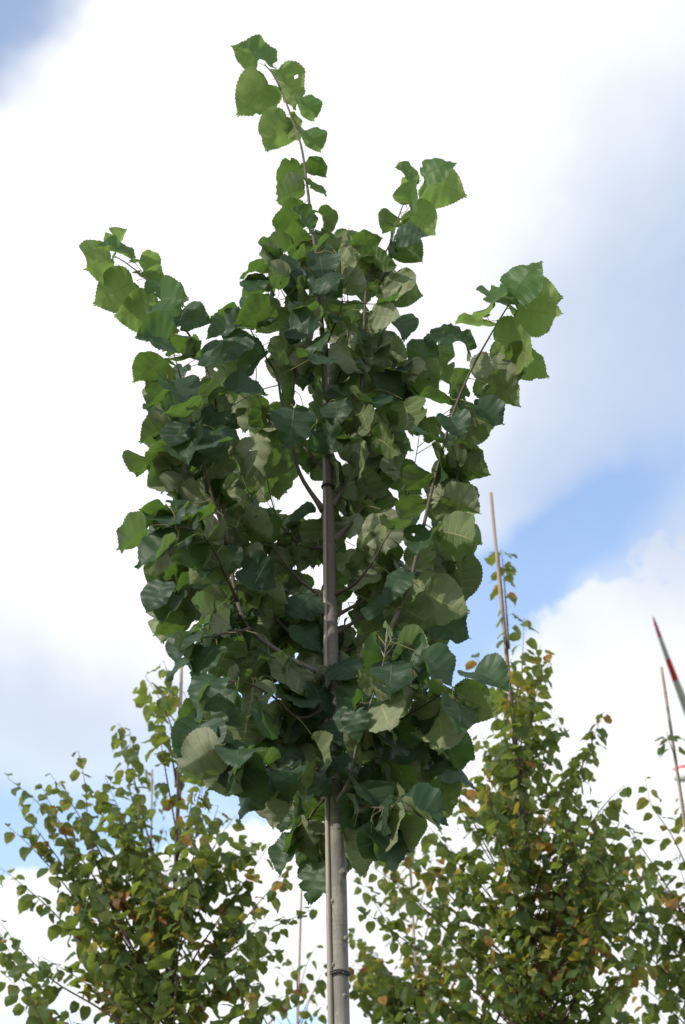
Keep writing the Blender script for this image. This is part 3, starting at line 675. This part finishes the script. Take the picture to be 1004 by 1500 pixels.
RS = [[(735, 805), (737, 830), (741, 880), (746, 950)], [(768, 905), (766, 960), (762, 1020), (757, 1090)], [(792, 945), (780, 1000), (768, 1060), (758, 1130)], [(808, 965), (790, 1000), (775, 1070), (760, 1150)], [(692, 958), (716, 985), (745, 1030), (755, 1080)],
      [(705, 1075), (725, 1110), (748, 1170), (764, 1240)], [(885, 1042), (870, 1080), (850, 1130), (816, 1220), (776, 1330)], [(866, 1095), (842, 1170), (805, 1260), (776, 1340)], [(915, 1150), (885, 1180), (846, 1240), (782, 1370)],
      [(640, 1110), (680, 1180), (738, 1290), (778, 1380)], [(612, 1190), (660, 1250), (728, 1340), (782, 1430)], [(535, 1262), (600, 1310), (690, 1400), (786, 1490)], [(525, 1330), (580, 1368), (680, 1440), (788, 1530)], [(520, 1410), (590, 1440), (690, 1490), (788, 1560)],
      [(912, 1215), (862, 1280), (785, 1400)], [(940, 1255), (880, 1325), (786, 1440)], [(950, 1335), (880, 1400), (790, 1500)], [(820, 1062), (800, 1120), (765, 1210)], [(838, 1110), (812, 1180), (772, 1270)], [(700, 1130), (730, 1200), (772, 1290)], [(660, 1160), (700, 1230), (776, 1350)],
      [(580, 1230), (640, 1290), (720, 1380), (784, 1450)], [(560, 1290), (630, 1340), (720, 1420), (786, 1480)], [(760, 1120), (765, 1180), (772, 1260)], [(790, 1010), (782, 1080), (768, 1160)], [(725, 1050), (742, 1110), (764, 1200)], [(960, 1400), (890, 1450), (790, 1540)],
      [(870, 1170), (830, 1250), (780, 1360)], [(640, 1220), (700, 1290), (780, 1400)], [(720, 1000), (738, 1040), (756, 1100)], [(752, 990), (755, 1040), (757, 1080)], [(890, 1240), (840, 1310), (784, 1420)]]
ORR = [(740, 900), (800, 960), (830, 1080), (920, 1150), (950, 1260), (960, 1800), (560, 1800), (560, 1330), (600, 1240), (680, 1140)]
_, nl['R'] = small_tree('dense linden under the tall bare cane at the right of the photo', 7.2, [(731, 815), (755, 1080), (777, 1330), (791, 1500)], RS, 112, 0, .073, .62, outline=ORR, density=1.35)
FS = [[(945, 1138), (955, 1180), (985, 1225), (1015, 1290)], [(906, 1190), (932, 1230), (972, 1290), (1025, 1380)], [(890, 1270), (930, 1325), (1028, 1440)], [(900, 1350), (950, 1400), (1030, 1480)], [(1000, 1168), (1004, 1200), (1010, 1260)], [(976, 1072), (982, 1090), (990, 1110)],
      [(925, 1230), (965, 1290), (1022, 1370)], [(960, 1270), (985, 1320), (1026, 1410)], [(900, 1420), (960, 1460), (1035, 1530)], [(975, 1330), (1000, 1370), (1030, 1440)], [(990, 1250), (1005, 1300), (1022, 1360)], [(920, 1300), (970, 1360), (1030, 1450)], [(1020, 1230), (1020, 1300), (1024, 1380)]]
_, nl['FR'] = small_tree('linden with rusty leaves cut off by the right edge of the photo', 8.2, [(984, 1070), (1004, 1200), (1020, 1330), (1042, 1500)], FS, 70, 0, .073, .6, outline=[(920, 1250), (990, 1200), (1100, 1150), (1200, 1800), (880, 1800), (890, 1400)], density=1.0)
CS = [[(463, 1385), (447, 1420), (438, 1465)], [(402, 1420), (425, 1440), (437, 1480)], [(418, 1392), (432, 1425), (437, 1460)], [(470, 1440), (452, 1465), (438, 1500)], [(380, 1450), (410, 1475), (437, 1520)], [(475, 1470), (455, 1500), (437, 1540)], [(395, 1480), (420, 1510), (437, 1550)], [(485, 1400), (460, 1450), (438, 1510)]]
_, nl['C'] = small_tree('sparse small linden round the thin cane left of the foreground trunk', 9.5, [(440, 1330), (438, 1420), (436, 1500)], CS, 8, 0, .073, .4, outline=[(400, 1480), (480, 1480), (500, 1800), (380, 1800)], density=.8)
DS = [[(548, 1230), (575, 1280), (606, 1350)], [(590, 1210), (598, 1260), (606, 1320)], [(520, 1280), (560, 1340), (608, 1420)], [(512, 1360), (560, 1410), (610, 1480)], [(640, 1230), (625, 1290), (608, 1360)], [(510, 1440), (560, 1470), (612, 1530)], [(540, 1390), (580, 1440), (612, 1500)], [(660, 1290), (630, 1350), (610, 1430)], [(560, 1260), (580, 1320), (606, 1400)]]
_, nl['D'] = small_tree('yellowing linden half hidden just right of the foreground trunk', 9.8, [(600, 1215), (606, 1350), (612, 1500)], DS, 85, 0, .073, .6, outline=[(515, 1290), (680, 1270), (720, 1800), (480, 1800)], density=1.4)
ES = [[(208, 1120), (216, 1135), (222, 1150)], [(235, 1150), (228, 1175), (223, 1200)], [(200, 1180), (212, 1210), (222, 1250)], [(240, 1210), (232, 1240), (222, 1280)], [(185, 1230), (205, 1270), (221, 1320)], [(260, 1240), (240, 1290), (221, 1340)]]
_, nl['E'] = small_tree('thin linden behind the left tree, its tip beside a pale cane', 10.0, [(222, 1150), (222, 1300), (214, 1500)], ES, 14, 0, .07, .45, outline=[(190, 1250), (260, 1250), (320, 1800), (120, 1800)], density=.9)
print('leaves', nl, 'big', len(big_leaves))
cane(720, 722, 789, 1500, 7.2+.05, .0135, 'tall bare bamboo cane standing above the dense right linden', 'old_bamboo')
cane(265, 975, 253, 1500, 7.0+.05, .0125, 'brown bamboo cane rising through the left linden', 'old_bamboo')
cane(969, 977, 1046, 1500, 8.2+.05, .0140, 'leaning pale cane in front of the turbine at the right edge', 'old_bamboo')
cane(441, 1303, 436.5, 1500, 9.5-.04, .0095, 'thin cane in the gap left of the foreground trunk', 'old_bamboo')
cane(598, 1225, 613, 1500, 9.8-.04, .0130, 'pale cane half hidden right of the foreground trunk', 'bamboo')
cane(223, 1127, 215, 1500, 10.0-.04, .0110, 'short pale cane behind the left linden', 'bamboo')
